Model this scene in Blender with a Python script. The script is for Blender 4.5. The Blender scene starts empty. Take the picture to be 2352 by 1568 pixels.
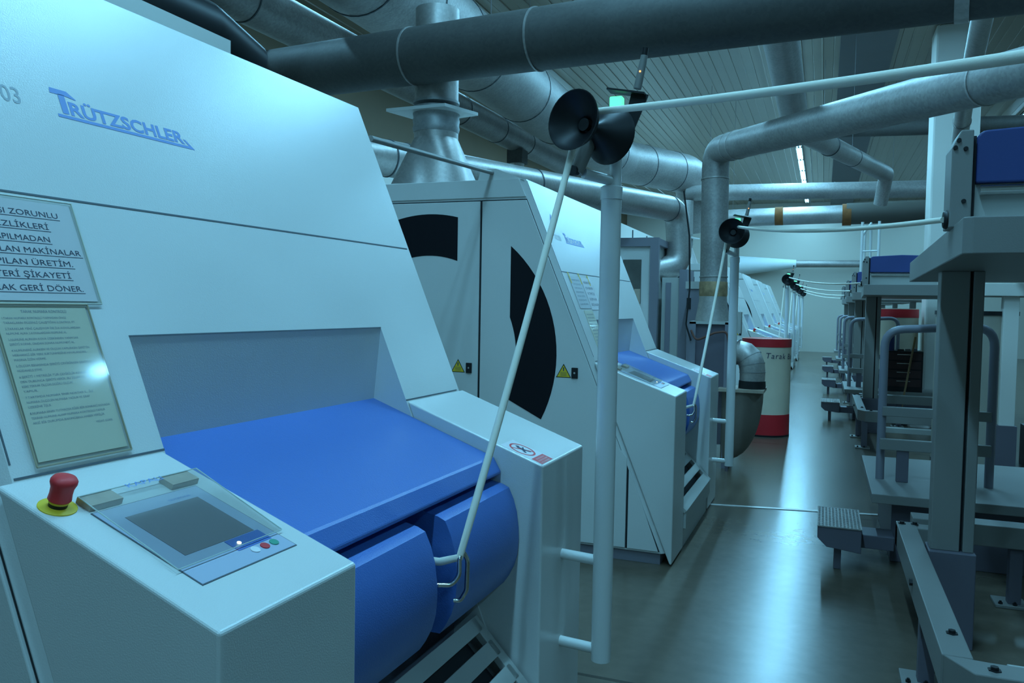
import bpy, bmesh, math, random
from mathutils import Vector, Matrix
random.seed(7)
SC = bpy.context.scene
COL = SC.collection
PI = math.pi

# ------------------------------------------------------------------ camera
F_PX, YAW, PITCH, ROLL = 1863.0, -0.366, -0.044, 0.018
EYE = Vector((0, 0, 1.5))
_f = Vector((math.sin(YAW)*math.cos(PITCH), math.cos(YAW)*math.cos(PITCH), math.sin(PITCH)))
_r = Vector((math.cos(YAW), -math.sin(YAW), 0))
_u = _r.cross(_f)
_r2 = _r*math.cos(ROLL) + _u*math.sin(ROLL)
_u2 = _u*math.cos(ROLL) - _r*math.sin(ROLL)
cam = bpy.data.cameras.new('camera')
cam.sensor_width = 36.0
cam.lens = F_PX/2352.0*36.0
cam.clip_start = 0.05
cam.clip_end = 200
camo = bpy.data.objects.new('camera', cam)
COL.objects.link(camo)
camo.matrix_world = Matrix(((_r2.x, _u2.x, -_f.x, EYE.x), (_r2.y, _u2.y, -_f.y, EYE.y), (_r2.z, _u2.z, -_f.z, EYE.z), (0, 0, 0, 1)))
SC.camera = camo

# ------------------------------------------------------------------ world, exposure, lamp colour
w = bpy.data.worlds.new('world')
SC.world = w
w.use_nodes = True
w.node_tree.nodes['Background'].inputs[0].default_value = (0.30, 0.75, 1.0, 1)
w.node_tree.nodes['Background'].inputs[1].default_value = 0.0
SC.view_settings.view_transform = 'Standard'
SC.view_settings.look = 'None'
SC.view_settings.gamma = 1.0
SC.view_settings.exposure = 0.0
SC.view_settings.use_curve_mapping = False
LAMP_RGB = (0.25, 0.685, 1.0)
LAMP_W = 80.0           # watts per near lamp; lamps further down are set weaker to balance the light
CEIL = 5.5

# ------------------------------------------------------------------ materials
MATS = {}
def _new(name):
    m = bpy.data.materials.new(name); m.use_nodes = True
    return m, m.node_tree.nodes, m.node_tree.links, m.node_tree.nodes['Principled BSDF']
def paint(name, col, rough=0.4, bump=0.0, scale=400, var=0.05, vscale=3.0, metallic=0.0, spec=0.5, coat=0.0):
    if name in MATS: return MATS[name]
    m, n, l, b = _new(name)
    tc = n.new('ShaderNodeTexCoord')
    no = n.new('ShaderNodeTexNoise'); no.inputs['Scale'].default_value = vscale; no.inputs['Detail'].default_value = 5
    l.new(tc.outputs['Object'], no.inputs['Vector'])
    mx = n.new('ShaderNodeMix'); mx.data_type = 'RGBA'
    mx.inputs[6].default_value = tuple(c*(1-var) for c in col)+(1,)
    mx.inputs[7].default_value = tuple(min(1, c*(1+var)) for c in col)+(1,)
    l.new(no.outputs['Fac'], mx.inputs[0]); l.new(mx.outputs[2], b.inputs['Base Color'])
    b.inputs['Roughness'].default_value = rough; b.inputs['Metallic'].default_value = metallic
    b.inputs['Specular IOR Level'].default_value = spec
    if coat: b.inputs['Coat Weight'].default_value = coat; b.inputs['Coat Roughness'].default_value = 0.1
    if bump:
        n2 = n.new('ShaderNodeTexNoise'); n2.inputs['Scale'].default_value = scale; n2.inputs['Detail'].default_value = 2
        l.new(tc.outputs['Object'], n2.inputs['Vector'])
        bp = n.new('ShaderNodeBump'); bp.inputs['Strength'].default_value = bump; bp.inputs['Distance'].default_value = 0.002
        l.new(n2.outputs['Fac'], bp.inputs['Height']); l.new(bp.outputs['Normal'], b.inputs['Normal'])
    MATS[name] = m
    return m
def galv(name, col, rough=0.38, metallic=0.75, sc=60, contrast=0.25):
    if name in MATS: return MATS[name]
    m, n, l, b = _new(name)
    tc = n.new('ShaderNodeTexCoord')
    v = n.new('ShaderNodeTexVoronoi'); v.inputs['Scale'].default_value = sc
    no = n.new('ShaderNodeTexNoise'); no.inputs['Scale'].default_value = 4; no.inputs['Detail'].default_value = 6
    l.new(tc.outputs['Object'], v.inputs['Vector']); l.new(tc.outputs['Object'], no.inputs['Vector'])
    ad = n.new('ShaderNodeMath'); ad.operation = 'ADD'
    sx = n.new('ShaderNodeSeparateColor'); l.new(v.outputs['Color'], sx.inputs[0])
    ml = n.new('ShaderNodeMath'); ml.operation = 'MULTIPLY'; ml.inputs[1].default_value = 0.35
    l.new(sx.outputs[0], ml.inputs[0]); l.new(ml.outputs[0], ad.inputs[0]); l.new(no.outputs['Fac'], ad.inputs[1])
    mx = n.new('ShaderNodeMix'); mx.data_type = 'RGBA'
    mx.inputs[6].default_value = tuple(c*(1-contrast) for c in col)+(1,)
    mx.inputs[7].default_value = tuple(min(1, c*(1+contrast)) for c in col)+(1,)
    l.new(ad.outputs[0], mx.inputs[0]); l.new(mx.outputs[2], b.inputs['Base Color'])
    rr = n.new('ShaderNodeMapRange'); rr.inputs[3].default_value = rough-0.08; rr.inputs[4].default_value = rough+0.14
    l.new(no.outputs['Fac'], rr.inputs[0]); l.new(rr.outputs[0], b.inputs['Roughness'])
    b.inputs['Metallic'].default_value = metallic
    MATS[name] = m
    return m
def emit(name, col, strength):
    m, n, l, b = _new(name)
    b.inputs['Base Color'].default_value = col+(1,)
    b.inputs['Emission Color'].default_value = col+(1,)
    b.inputs['Emission Strength'].default_value = strength
    return m
def clear(name, col=(0.9, 0.95, 0.92), rough=0.08):
    m, n, l, b = _new(name)
    out = n['Material Output']
    tr = n.new('ShaderNodeBsdfTransparent'); tr.inputs[0].default_value = col+(1,)
    gl = n.new('ShaderNodeBsdfGlossy'); gl.inputs['Roughness'].default_value = rough
    lw = n.new('ShaderNodeLayerWeight'); lw.inputs[0].default_value = 0.25
    fr = n.new('ShaderNodeMapRange'); fr.inputs[3].default_value = 0.03; fr.inputs[4].default_value = 0.5
    l.new(lw.outputs['Facing'], fr.inputs[0])
    mx = n.new('ShaderNodeMixShader')
    l.new(fr.outputs[0], mx.inputs[0]); l.new(tr.outputs[0], mx.inputs[1]); l.new(gl.outputs[0], mx.inputs[2])
    l.new(mx.outputs[0], out.inputs[0])
    return m
def floor_mat():
    m, n, l, b = _new('polished_concrete')
    tc = n.new('ShaderNodeTexCoord')
    a = n.new('ShaderNodeTexNoise'); a.inputs['Scale'].default_value = 0.9; a.inputs['Detail'].default_value = 8; a.inputs['Roughness'].default_value = 0.65
    c = n.new('ShaderNodeTexNoise'); c.inputs['Scale'].default_value = 14; c.inputs['Detail'].default_value = 6
    l.new(tc.outputs['Object'], a.inputs['Vector']); l.new(tc.outputs['Object'], c.inputs['Vector'])
    ad = n.new('ShaderNodeMath'); ad.operation = 'MULTIPLY_ADD'; ad.inputs[1].default_value = 0.4
    l.new(c.outputs['Fac'], ad.inputs[0]); l.new(a.outputs['Fac'], ad.inputs[2])
    cr = n.new('ShaderNodeValToRGB')
    cr.color_ramp.elements[0].position = 0.3; cr.color_ramp.elements[0].color = (0.085, 0.066, 0.046, 1)
    cr.color_ramp.elements[1].position = 1.05 ; cr.color_ramp.elements[1].color = (0.16, 0.127, 0.092, 1)
    l.new(ad.outputs[0], cr.inputs[0])
    br = n.new('ShaderNodeTexBrick'); br.offset = 0.0
    br.inputs['Color1'].default_value = (1, 1, 1, 1); br.inputs['Color2'].default_value = (1, 1, 1, 1); br.inputs['Mortar'].default_value = (0.35, 0.33, 0.3, 1)
    br.inputs['Scale'].default_value = 1.0; br.inputs['Brick Width'].default_value = 6.0; br.inputs['Row Height'].default_value = 3.2; br.inputs['Mortar Size'].default_value = 0.012
    mp = n.new('ShaderNodeMapping'); mp.inputs['Location'].default_value = (1.5, 0.05, 0)
    l.new(tc.outputs['Object'], mp.inputs['Vector']); l.new(mp.outputs[0], br.inputs['Vector'])
    mu = n.new('ShaderNodeMix'); mu.data_type = 'RGBA'; mu.blend_type = 'MULTIPLY'; mu.inputs[0].default_value = 1
    l.new(cr.outputs[0], mu.inputs[6]); l.new(br.outputs['Color'], mu.inputs[7]); l.new(mu.outputs[2], b.inputs['Base Color'])
    rr = n.new('ShaderNodeMapRange'); rr.inputs[3].default_value = 0.2; rr.inputs[4].default_value = 0.27
    l.new(ad.outputs[0], rr.inputs[0]); l.new(rr.outputs[0], b.inputs['Roughness'])
    bp = n.new('ShaderNodeBump'); bp.inputs['Strength'].default_value = 0.04; bp.inputs['Distance'].default_value = 0.01
    l.new(a.outputs['Fac'], bp.inputs['Height']); l.new(bp.outputs['Normal'], b.inputs['Normal'])
    b.inputs['Specular IOR Level'].default_value = 0.5
    return m

WHITE = paint('white_enamel', (0.72, 0.72, 0.70), 0.26, 0.2, 330, 0.03, 2, spec=0.7)
PALE = paint('pale_grey_enamel', (0.5, 0.5, 0.47), 0.42, 0.1, 400)
GREYBLUE = paint('grey_blue_enamel', (0.24, 0.23, 0.27), 0.42, 0.1, 300)
GREYGREEN = paint('grey_green_enamel', (0.25, 0.24, 0.225), 0.45, 0.15, 300)
SOCKET = paint('slate_blue_enamel', (0.14, 0.125, 0.155), 0.5, 0.1, 200)
BLUE = paint('blue_enamel', (0.07, 0.17, 0.50), 0.33, 0.35, 300, 0.04)
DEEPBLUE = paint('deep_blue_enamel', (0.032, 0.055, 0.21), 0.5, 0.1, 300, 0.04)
BLACK = paint('black_plastic', (0.012, 0.012, 0.014), 0.45, 0, spec=0.4)
BLACKGLASS = paint('smoked_window', (0.008, 0.008, 0.012), 0.5, 0, spec=0.2)
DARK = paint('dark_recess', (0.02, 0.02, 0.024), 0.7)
SEAM = paint('dark_seam', (0.10, 0.12, 0.14), 0.7)
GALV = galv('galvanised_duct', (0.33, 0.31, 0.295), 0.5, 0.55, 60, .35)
GALVD = galv('shaded_galvanised_duct', (0.10, 0.095, 0.09), 0.6, 0.3)  # darker copy of GALV; the backlit front duct's shade is put into the colour
GALVB = galv('bright_galvanised', (0.45, 0.425, 0.405), 0.42, 0.7)
STEEL = paint('polished_steel', (0.7, 0.68, 0.65), 0.2, metallic=1.0)
RUST = paint('rusty_band', (0.26, 0.10, 0.03), 0.85, 0.3, 60, 0.5, 14)
ROPE = paint('sliver_fibre', (0.92, 0.86, 0.74), 0.85, 0.3, 900)
WALL = paint('cream_wall', (0.58, 0.54, 0.47), 0.8, 0.15, 40, 0.05, 0.6)
WALLW = paint('white_plaster', (0.78, 0.74, 0.68), 0.75, 0.1, 60, 0.03, 1)
PLANK = paint('ceiling_plank', (0.27, 0.22, 0.165), 0.30, 0.05, 20, 0.08, 1.5, metallic=0.15)
PLANKD = paint('plank_gap', (0.12, 0.10, 0.08), 0.7)
BEAM = paint('grey_beam', (0.16, 0.155, 0.16), 0.8)
BROWN = paint('brown_cladding', (0.17, 0.12, 0.07), 0.7, 0.1, 30)
RED = paint('red_band_paint', (0.62, 0.02, 0.03), 0.45)
REDB = paint('red_button_plastic', (0.72, 0.035, 0.04), 0.5, 0.1, 300)
YELLOW = paint('yellow_plastic', (0.80, 0.56, 0.03), 0.5)
CANW = paint('dirty_white_fibre', (0.80, 0.68, 0.52), 0.6, 0.1, 50, 0.12, 4)
PAPER = paint('white_paper', (0.82, 0.78, 0.80), 0.35, coat=0.3)
PAPERY = paint('yellowed_paper', (0.74, 0.69, 0.54), 0.4, coat=0.3)
INK = paint('dark_ink', (0.05, 0.06, 0.11), 0.6)
INKG = paint('grey_ink', (0.30, 0.34, 0.40), 0.6)
LOGO = paint('blue_lettering', (0.15, 0.28, 0.62), 0.45)
NUMG = paint('grey_lettering', (0.38, 0.42, 0.46), 0.5)
PANEL = paint('membrane_panel', (0.46, 0.50, 0.62), 0.3)
SCREEN = paint('lcd_screen', (0.24, 0.23, 0.25), 0.18)
TAPE = paint('brown_tape', (0.45, 0.36, 0.28), 0.6, 0.2, 80, 0.2, 30)
BAGM = paint('grey_bag', (0.20, 0.17, 0.14), 0.7, 0.4, 40, 0.2, 8)
WOOD = paint('wood', (0.32, 0.2, 0.1), 0.7, 0.2, 60, 0.2, 10)
BAGW = paint('white_sack', (0.75, 0.72, 0.7), 0.7, 0.5, 30)
TUBE = emit('lamp_tube', LAMP_RGB, 24.0)
GREENL = emit('green_beacon_light', (0.10, 1.0, 0.42), 1.6)
LED = emit('led', (0.9, 1.0, 0.5), 6.0)
LEDO = emit('led_orange', (1.0, 0.35, 0.1), 3.0)
ACRYL = clear('clear_acrylic', (0.97, 0.98, 0.97))

# ------------------------------------------------------------------ mesh builder
ORIG = {}
def root_of(o):
    while o.parent: o = o.parent
    return o
class MB:
    def __init__(s): s.bm = bmesh.new()
    def face(s, pts):
        return s.bm.faces.new([s.bm.verts.new(p) for p in pts])
    def loft(s, rings, caps=True, close=True):
        R = [[s.bm.verts.new(p) for p in r] for r in rings]
        n = len(R[0])
        for a, b in zip(R, R[1:]):
            for i in range(n if close else n-1):
                j = (i+1) % n
                s.bm.faces.new((a[i], a[j], b[j], b[i]))
        if caps:
            s.bm.faces.new(R[0][::-1]); s.bm.faces.new(R[-1])
        return s
    def prism_y(s, prof, y0, y1):
        return s.loft([[(x, y, z) for x, z in prof] for y in (y0, y1)])
    def prism_z(s, prof, z0, z1):
        return s.loft([[(x, y, z) for x, y in prof] for z in (z0, z1)])
    def box(s, x0, x1, y0, y1, z0, z1):
        return s.prism_z([(x0, y0), (x1, y0), (x1, y1), (x0, y1)], z0, z1)
    def obox(s, c, ax, ay, az):
        """box at centre c with half-axis vectors"""
        c, ax, ay, az = map(Vector, (c, ax, ay, az))
        q = [(-1, -1), (1, -1), (1, 1), (-1, 1)]
        return s.loft([[c+ax*a+ay*b+az*k for a, b in q] for k in (-1, 1)])
    def tube(s, pts, r, n=20, caps=True):
        pts = [Vector(p) for p in pts]
        rs = r if isinstance(r, (list, tuple)) else [r]*len(pts)
        t0 = (pts[1]-pts[0]).normalized()
        ref = Vector((0, 0, 1)) if abs(t0.z) < 0.9 else Vector((1, 0, 0))
        u = t0.cross(ref).normalized(); rings = []; prev = t0
        for i, p in enumerate(pts):
            if i == 0: t = t0
            elif i == len(pts)-1: t = (pts[i]-pts[i-1]).normalized()
            else: t = ((pts[i]-pts[i-1]).normalized()+(pts[i+1]-pts[i]).normalized()).normalized()
            q = prev.rotation_difference(t); u = (q @ u).normalized(); prev = t
            v = t.cross(u)
            rings.append([p+(u*math.cos(2*PI*k/n)+v*math.sin(2*PI*k/n))*rs[i] for k in range(n)])
        return s.loft(rings, caps)
    def lathe(s, c, axis, prof, n=32):
        """prof: list of (radius, distance along axis); open profile, closed by caps when radius>0"""
        c, a = Vector(c), Vector(axis).normalized()
        ref = Vector((0, 0, 1)) if abs(a.z) < 0.9 else Vector((1, 0, 0))
        u = a.cross(ref).normalized(); v = a.cross(u)
        rings = [[c+a*h+(u*math.cos(2*PI*k/n)+v*math.sin(2*PI*k/n))*max(r, 1e-4) for k in range(n)] for r, h in prof]
        return s.loft(rings)
    def build(s, name, mat, parent=None, bevel=0.0, smooth=False, seg=2):
        bmesh.ops.recalc_face_normals(s.bm, faces=s.bm.faces)
        off = Vector((0, 0, 0))
        if parent is not None: off = ORIG.get(root_of(parent).name, off)
        if off.length: bmesh.ops.translate(s.bm, verts=s.bm.verts, vec=-off)
        me = bpy.data.meshes.new(name); s.bm.to_mesh(me); s.bm.free()
        if smooth:
            me.polygons.foreach_set('use_smooth', [True]*len(me.polygons))
            try: me.set_sharp_from_angle(angle=math.radians(38))
            except Exception: pass
        o = bpy.data.objects.new(name, me); COL.objects.link(o)
        me.materials.append(mat)
        if parent is not None: o.parent = parent
        if bevel:
            bv = o.modifiers.new('bevel', 'BEVEL'); bv.width = bevel; bv.segments = seg; bv.limit_method = 'ANGLE'; bv.angle_limit = math.radians(35)
            bv.harden_normals = False
        return o
def tag(o, label=None, cat=None, group=None, kind=None):
    if label: o['label'] = label
    if cat: o['category'] = cat
    if group: o['group'] = group
    if kind: o['kind'] = kind
    return o
def thing(name, label, cat, loc=(0, 0, 0), rz=0, group=None, local=False):
    o = bpy.data.objects.new(name, None); o.empty_display_size = 0.1; COL.objects.link(o)
    o.location = loc; o.rotation_euler = (0, 0, rz)
    if not local: ORIG[o.name] = Vector(loc)
    return tag(o, label, cat, group)
def struct(o): return tag(o, kind='structure')
def dup(o, loc, rz, label, parent=None):
    def cp(src, par):
        c = src.copy(); COL.objects.link(c); c.parent = par
        for ch in list(src.children): cp(ch, c)
        return c
    c = cp(o, None)
    c.location = loc; c.rotation_euler = (0, 0, rz); c['label'] = label
    return c
_dg = None
def text_bm(string, size, bold=0.0, spacing=1.0, shear=0.0):
    """glyph outlines as a flat bmesh in the xy plane, with its width and cap height"""
    cu = bpy.data.curves.new('t', 'FONT'); cu.body = string; cu.size = size; cu.offset = bold; cu.space_character = spacing; cu.shear = shear
    cu.resolution_u = 3
    ob = bpy.data.objects.new('t', cu); COL.objects.link(ob)
    bpy.context.view_layer.update()
    me = bpy.data.meshes.new_from_object(ob.evaluated_get(bpy.context.evaluated_depsgraph_get()))
    bm = bmesh.new(); bm.from_mesh(me)
    bpy.data.objects.remove(ob); bpy.data.curves.remove(cu); bpy.data.meshes.remove(me)
    xs = [v.co.x for v in bm.verts] or [0, 1]
    return bm, min(xs), max(xs)
def put_text(mb, string, o, u, v, nrm, height, x0=None, x1=None, align='L', bold=0.0, lift=0.001, width=None, spacing=1.0, shear=0.0):
    """add lettering with cap height `height` to mb; o = baseline anchor"""
    size = height/0.72
    bm, a, b = text_bm(string, size, bold*size, spacing, shear)
    o, u, v, nrm = Vector(o), Vector(u).normalized(), Vector(v).normalized(), Vector(nrm).normalized()
    sx = 1.0 if width is None else width/(b-a)
    mp = {}
    for vt in bm.verts:
        x = (vt.co.x-a)*sx
        if align == 'R': x -= (b-a)*sx
        elif align == 'C': x -= (b-a)*sx/2
        mp[vt] = mb.bm.verts.new(o+u*x+v*vt.co.y+nrm*lift)
    for f in bm.faces:
        try: mb.bm.faces.new([mp[q] for q in f.verts])
        except ValueError: pass
    bm.free()
def bend(pts, rad, seg=6):
    """round the inner corners of a polyline"""
    pts = [Vector(p) for p in pts]; out = [pts[0]]
    for a, b, c in zip(pts, pts[1:], pts[2:]):
        d1, d2 = (a-b), (c-b)
        ang = d1.angle(d2); t = min(rad/max(math.tan(ang/2), 1e-3), d1.length*0.48, d2.length*0.48)
        p, q = b+d1.normalized()*t, b+d2.normalized()*t
        for i in range(seg+1):
            s = i/seg; out.append(p*(1-s)**2+b*2*s*(1-s)+q*s*s)
    out.append(pts[-1])
    return out

# ------------------------------------------------------------------ room shell
X0, X1, Y0, Y1 = -7.5, 11.0, -7.0, 32.0
struct(MB().box(X0, X1, Y0, Y1, -0.2, 0).build('floor', floor_mat()))
struct(MB().box(X0, X1, Y1, Y1+0.2, 0, CEIL+0.3).build('wall_back', WALL))
struct(MB().box(X0-0.2, X0, Y0, Y1, 0, CEIL+0.3).build('wall_left', WALL))
struct(MB().box(X1, X1+0.2, Y0, Y1, 0, CEIL+0.3).build('wall_right', WALL))
struct(MB().box(X0, X1, Y0-0.2, Y0, 0, CEIL+0.3).build('wall_front', WALL))
c = MB(); c.box(X0, X1, Y0, Y1, CEIL+0.03, CEIL+0.2)
ceil = struct(c.build('ceiling', PLANKD))
c = MB(); x = X0+0.05
while x < X1-0.1:
    c.loft([[(x, y, CEIL+0.03), (x, y, CEIL), (x+0.140, y, CEIL), (x+0.146, y, CEIL+.006), (x+0.152, y, CEIL), (x+0.278, y, CEIL), (x+0.284, y, CEIL-0.016), (x+0.298, y, CEIL-0.016), (x+0.304, y, CEIL), (x+0.304, y, CEIL+0.03)] for y in (Y0, Y1)])
    x += 0.305
cp = c.build('ceiling_planks', PLANK, ceil)
struct(MB().box(0.1, 0.85, Y0, Y1, CEIL-0.10, CEIL+0.02).build('trim_1', BEAM))
struct(MB().box(X0, X0+0.06, Y0, Y1, 3.9, CEIL).build('trim_2', BROWN))
struct(MB().box(X0, X0+0.10, Y0, Y1, 3.5, 3.9).build('trim_3', WALLW))
m = MB(); m.prism_z([(1.335, 12.75), (1.92, 12.75), (1.92, 13.3), (1.335, 13.3)], 0, CEIL)
tag(m.build('concrete_column', WALLW, bevel=0.03), 'white painted square column rising to the ceiling behind the right hand frames', 'column')
m = MB(); m.loft([[(-0.78, 6.30, 0), (-0.78, 6.345, 0), (0.55, 6.58, 0), (0.55, 6.535, 0)], [(-0.78, 6.30, 0.004), (-0.78, 6.345, 0.004), (0.55, 6.58, 0.004), (0.55, 6.535, 0.004)]])
tag(m.build('floor_joint_strip', GALVB), 'thin metal joint strip crossing the aisle floor', 'strip')

# ------------------------------------------------------------------ ceiling lamps
def lamp(x, y, ln, label, group, watts):
    t = thing('ceiling_lamp', label, 'lamp', (x, y, CEIL-0.10), 0, group)
    m = MB(); m.box(x-0.07, x+0.07, y-ln/2-0.03, y+ln/2+0.03, CEIL-0.07, CEIL-0.03)
    m.box(x-0.05, x+0.05, y-0.6, y-0.5, CEIL-0.03, CEIL); m.box(x-0.05, x+0.05, y+0.5, y+0.6, CEIL-0.03, CEIL)
    m.build('housing', PALE, t)
    for s in (-0.035, 0.035):
        m = MB(); m.tube([(x+s, y-ln/2, CEIL-0.088), (x+s, y+ln/2, CEIL-0.088)], 0.014, 8); m.build('lamp_tube', TUBE, t, smooth=True)
    la = bpy.data.lights.new('lamp_light', 'AREA'); la.shape = 'RECTANGLE'; la.size = 0.12; la.size_y = ln
    la.energy = watts; la.color = LAMP_RGB
    lo = bpy.data.objects.new('lamp_light', la); COL.objects.link(lo); lo.parent = t; lo.location = (0, 0, -0.01)
    return t
ys = [1.3, 3.9, 6.5, 9.1] + [11.2+1.75*i for i in range(12)]
for y in ys:
    lamp(-0.69, y, 1.5, 'fluorescent ceiling lamp in the row above the machine fronts, over the aisle', 'aisle row of ceiling lamps', LAMP_W*.9 if y < 8 else LAMP_W*.75)
for y in (-1.3, -3.9):
    lamp(-0.69, y, 1.5, 'fluorescent ceiling lamp in the row above the machine fronts, over the aisle', 'aisle row of ceiling lamps', LAMP_W*.62)
for y in (-3.5, .1, 3.7, 7.3):
    lamp(3.6, y, 1.5, 'fluorescent ceiling lamp in the row above the right hand coiler frames', 'right row of ceiling lamps', LAMP_W*.36)
for i in range(8):
    lamp(-4.85, 4+3.6*i, 1.5, 'fluorescent ceiling lamp in the row behind the ducts on the left', 'left row of ceiling lamps', LAMP_W*.75)
for i in range(6):
    lamp(3.6, 12+3.6*i, 1.5, 'fluorescent ceiling lamp in the row above the right hand coiler frames', 'right row of ceiling lamps', LAMP_W*.6)

# ------------------------------------------------------------------ carding machines
ZT, K, ZB, ZF, W, W1, W2, ZR, R0, R1 = 2.28, .42, 1.171, .994, 1.874, .377, .431, 1.418, .38, 1.437
NS = Vector((1, 0, K)).normalized(); VS = Vector((-K, 0, 1)).normalized(); UY = Vector((0, 1, 0))
SBX = (ZB-ZF)/(-K*ZB)
NB = Vector((-SBX, 0, 1)).normalized()
UB = Vector((1, 0, SBX)).normalized()        # down the box top, towards the aisle
def sl(y, z): return Vector((-K*z, y, z))
def bt(x, y): return Vector((x, y, ZF+SBX*x))

def flat(mb, pts, nrm, th):
    nrm = Vector(nrm)
    mb.loft([[Vector(p)-nrm*0.0005 for p in pts], [Vector(p)+nrm*th for p in pts]])
def arc(cx, cz, r, a0, a1, n=20):
    return [(cx+r*math.cos(a0+(a1-a0)*i/n), cz+r*math.sin(a0+(a1-a0)*i/n)) for i in range(n+1)]

def make_machine(label, loc, rz):
    t = thing('carding_machine', label, 'machine', loc, rz, 'carding machines along the left of the aisle', local=True)
    # body: three lofted sections, the middle one recessed under zr
    full = lambda y, d=0.0: [(-0.0294-d, y, 0.07), (-K*ZT-d, y, ZT), (-3.2, y, ZT), (-3.2, y, 0.07)]
    m = MB()
    m.loft([full(0, 0.032), full(0.03), full(R0)])
    m.loft([full(R1), full(W-0.03), full(W, 0.032)])
    mid = [(-0.62, 0.07), (-0.62, 1.173), (-K*ZR, ZR), (-K*ZT, ZT), (-3.2, ZT), (-3.2, 0.07)]
    m.prism_y(mid, R0, R1)
    m.build('housing', WHITE, t)
    # panel joints of the sloping front
    m = MB()
    def seam(a, b, wd=0.003):
        a, b = Vector(a), Vector(b); d = (b-a).normalized(); sd = d.cross(NS)*wd
        m.loft([[a-sd, b-sd, b+sd, a+sd], [p+NS*0.0012 for p in (a-sd, b-sd, b+sd, a+sd)]])
    seam(sl(0.035, 1.714), sl(1.83, 1.714), .0022); seam(sl(0.034, 1.2), sl(0.034, ZT-0.01), 0.0016)
    seam(sl(0.034, ZB+0.004), sl(R0, ZB+0.004), .002); seam(sl(R1, ZB+0.004), sl(W-0.05, ZB+0.004), 0.002)
    seam(sl(R0, ZR), sl(R1, ZR), 0.0015)
    m.build('panel_seam', SEAM, t)
    # side towards the neighbouring machine
    m = MB(); m.prism_y([(-2.42, .08), (-0.07, .08), (-K*2.15-.035, 2.155), (-2.42, 2.155)], -0.003, 0.0); m.build('door_gap', DARK, t)
    m = MB(); m.prism_y([(-3.2, 2.168), (-K*2.168-.032, 2.168), (-K*ZT-.032, ZT), (-3.2, ZT)], -0.01, 0.0); m.build('header_panel', WHITE, t, bevel=0.003)
    C0, RO, RI = (-1.6, 1.2), 0.876, 0.612
    def wpoly(x0, x1):
        o = [(x, C0[1]+math.sqrt(RO**2-(x-C0[0])**2)) for x in [x0+(x1-x0)*i/16 for i in range(17)]]
        q = [(x, C0[1]+math.sqrt(max(0, RI**2-(x-C0[0])**2))) for x in [x1+(x0-x1)*i/16 for i in range(17)]]
        return o+q
    def door(poly, win, lockx, trix):
        m = MB(); m.prism_y(poly, -0.011, -0.001); d = m.build('side_door', WHITE, t, bevel=0.003)
        m = MB(); m.prism_y(win, -0.0125, -0.0105); m.build('curved_window', BLACKGLASS, d)
        m = MB(); m.box(lockx-.02, lockx+.02, -0.02, -0.0105, 1.07, 1.135); lk = m.build('door_lock', BLACK, d, bevel=0.003)
        m = MB(); m.lathe((lockx, -0.0195, 1.103), (0, -1, 0), [(0.006, 0), (0.006, 0.002)], 12); m.build('lock_slot', STEEL, lk)
        tz = 1.072
        m = MB(); m.prism_y([(trix-.048, tz), (trix+.048, tz), (trix, tz+.084)], -0.0118, -0.0105); wl = m.build('warning_label', BLACK, d)
        m = MB(); m.prism_y([(trix-.041, tz+.004), (trix+.041, tz+.004), (trix, tz+.075)], -0.0124, -0.0112); wy = m.build('warning_triangle', YELLOW, wl)
        m = MB(); m.prism_y([(trix-.003, tz+.040), (trix+.003, tz+.040), (trix+.004, tz+.062), (trix-.004, tz+.062)], -0.0128, -0.0122)
        for q in range(4): m.prism_y([(trix-.02+.002*q*0, tz+.010+.007*q), (trix+.02, tz+.010+.007*q), (trix+.02, tz+.012+.007*q), (trix-.02, tz+.012+.007*q)], -0.0128, -0.0122)
        m.build('warning_mark', INK, wl)
    door([(-2.38, .082), (-1.246, .082), (-1.246, 2.148), (-2.38, 2.148)], wpoly(-1.98, -1.398), -1.305, -1.382)
    a0, a1 = math.acos((-1.033+1.6)/RO), -0.463
    win2 = arc(C0[0], C0[1], RO, a0, a1) + arc(C0[0], C0[1], RI, -0.463, math.acos(.567/RI)*0.995, 14) 
    door([(-1.232, .082), (-1.232, 2.148), (-K*2.148-.036, 2.148), (-K*.66-.036, .66), (-.275, .62), (-.275, .082)], win2, -.606, -.677)
    m = MB(); m.prism_y([(-.262, .565), (-.262, .082), (-.078, .082)], -0.011, -0.001); m.build('corner_panel', WHITE, t, bevel=0.002)
    m = MB(); m.prism_y([(-3.15, 0), (-.07, 0), (-.07, .075), (-3.15, .075)], .02, W-.02); m.build('plinth', GREYBLUE, t)
    # control box (near) and end box (far)
    boxp = [(-K*ZB, ZB), (0, ZF), (0, .012), (-.012, .012)]
    m = MB(); m.prism_y(boxp, 0.0, W1); cb = m.build('control_box', WHITE, t, bevel=0.012, seg=3)
    m = MB(); m.prism_y(boxp, W-W2, W); eb = m.build('end_box', WHITE, t, bevel=0.018, seg=3)
    # operator panel on the control box
    def q(pts, th, name, mat, par, lift=0.0):
        m = MB(); P = [bt(*p)+NB*lift for p in pts]; flat(m, P, NB, th); return m.build(name, mat, par)
    q([(-.352, .072), (-.352, .322), (-.1, .322), (-.1, .072)], .0012, 'panel_edge', SEAM, cb)
    pn = q([(-.350, .074), (-.350, .320), (-.102, .320), (-.102, .074)], .0018, 'operator_panel', PANEL, cb)
    q([(-.315, .112), (-.315, .288), (-.176, .288), (-.176, .112)], .0026, 'screen', SCREEN, pn)
    q([(-.174, .205), (-.174, .296), (-.140, .296), (-.140, .205)], .0026, 'button_field', BLUE, pn)
    m = MB(); m.lathe(bt(-.158, .226)+NB*.002, NB, [(.004, 0), (.004, .002)], 12); m.build('indicator_light', LED, pn)
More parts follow.
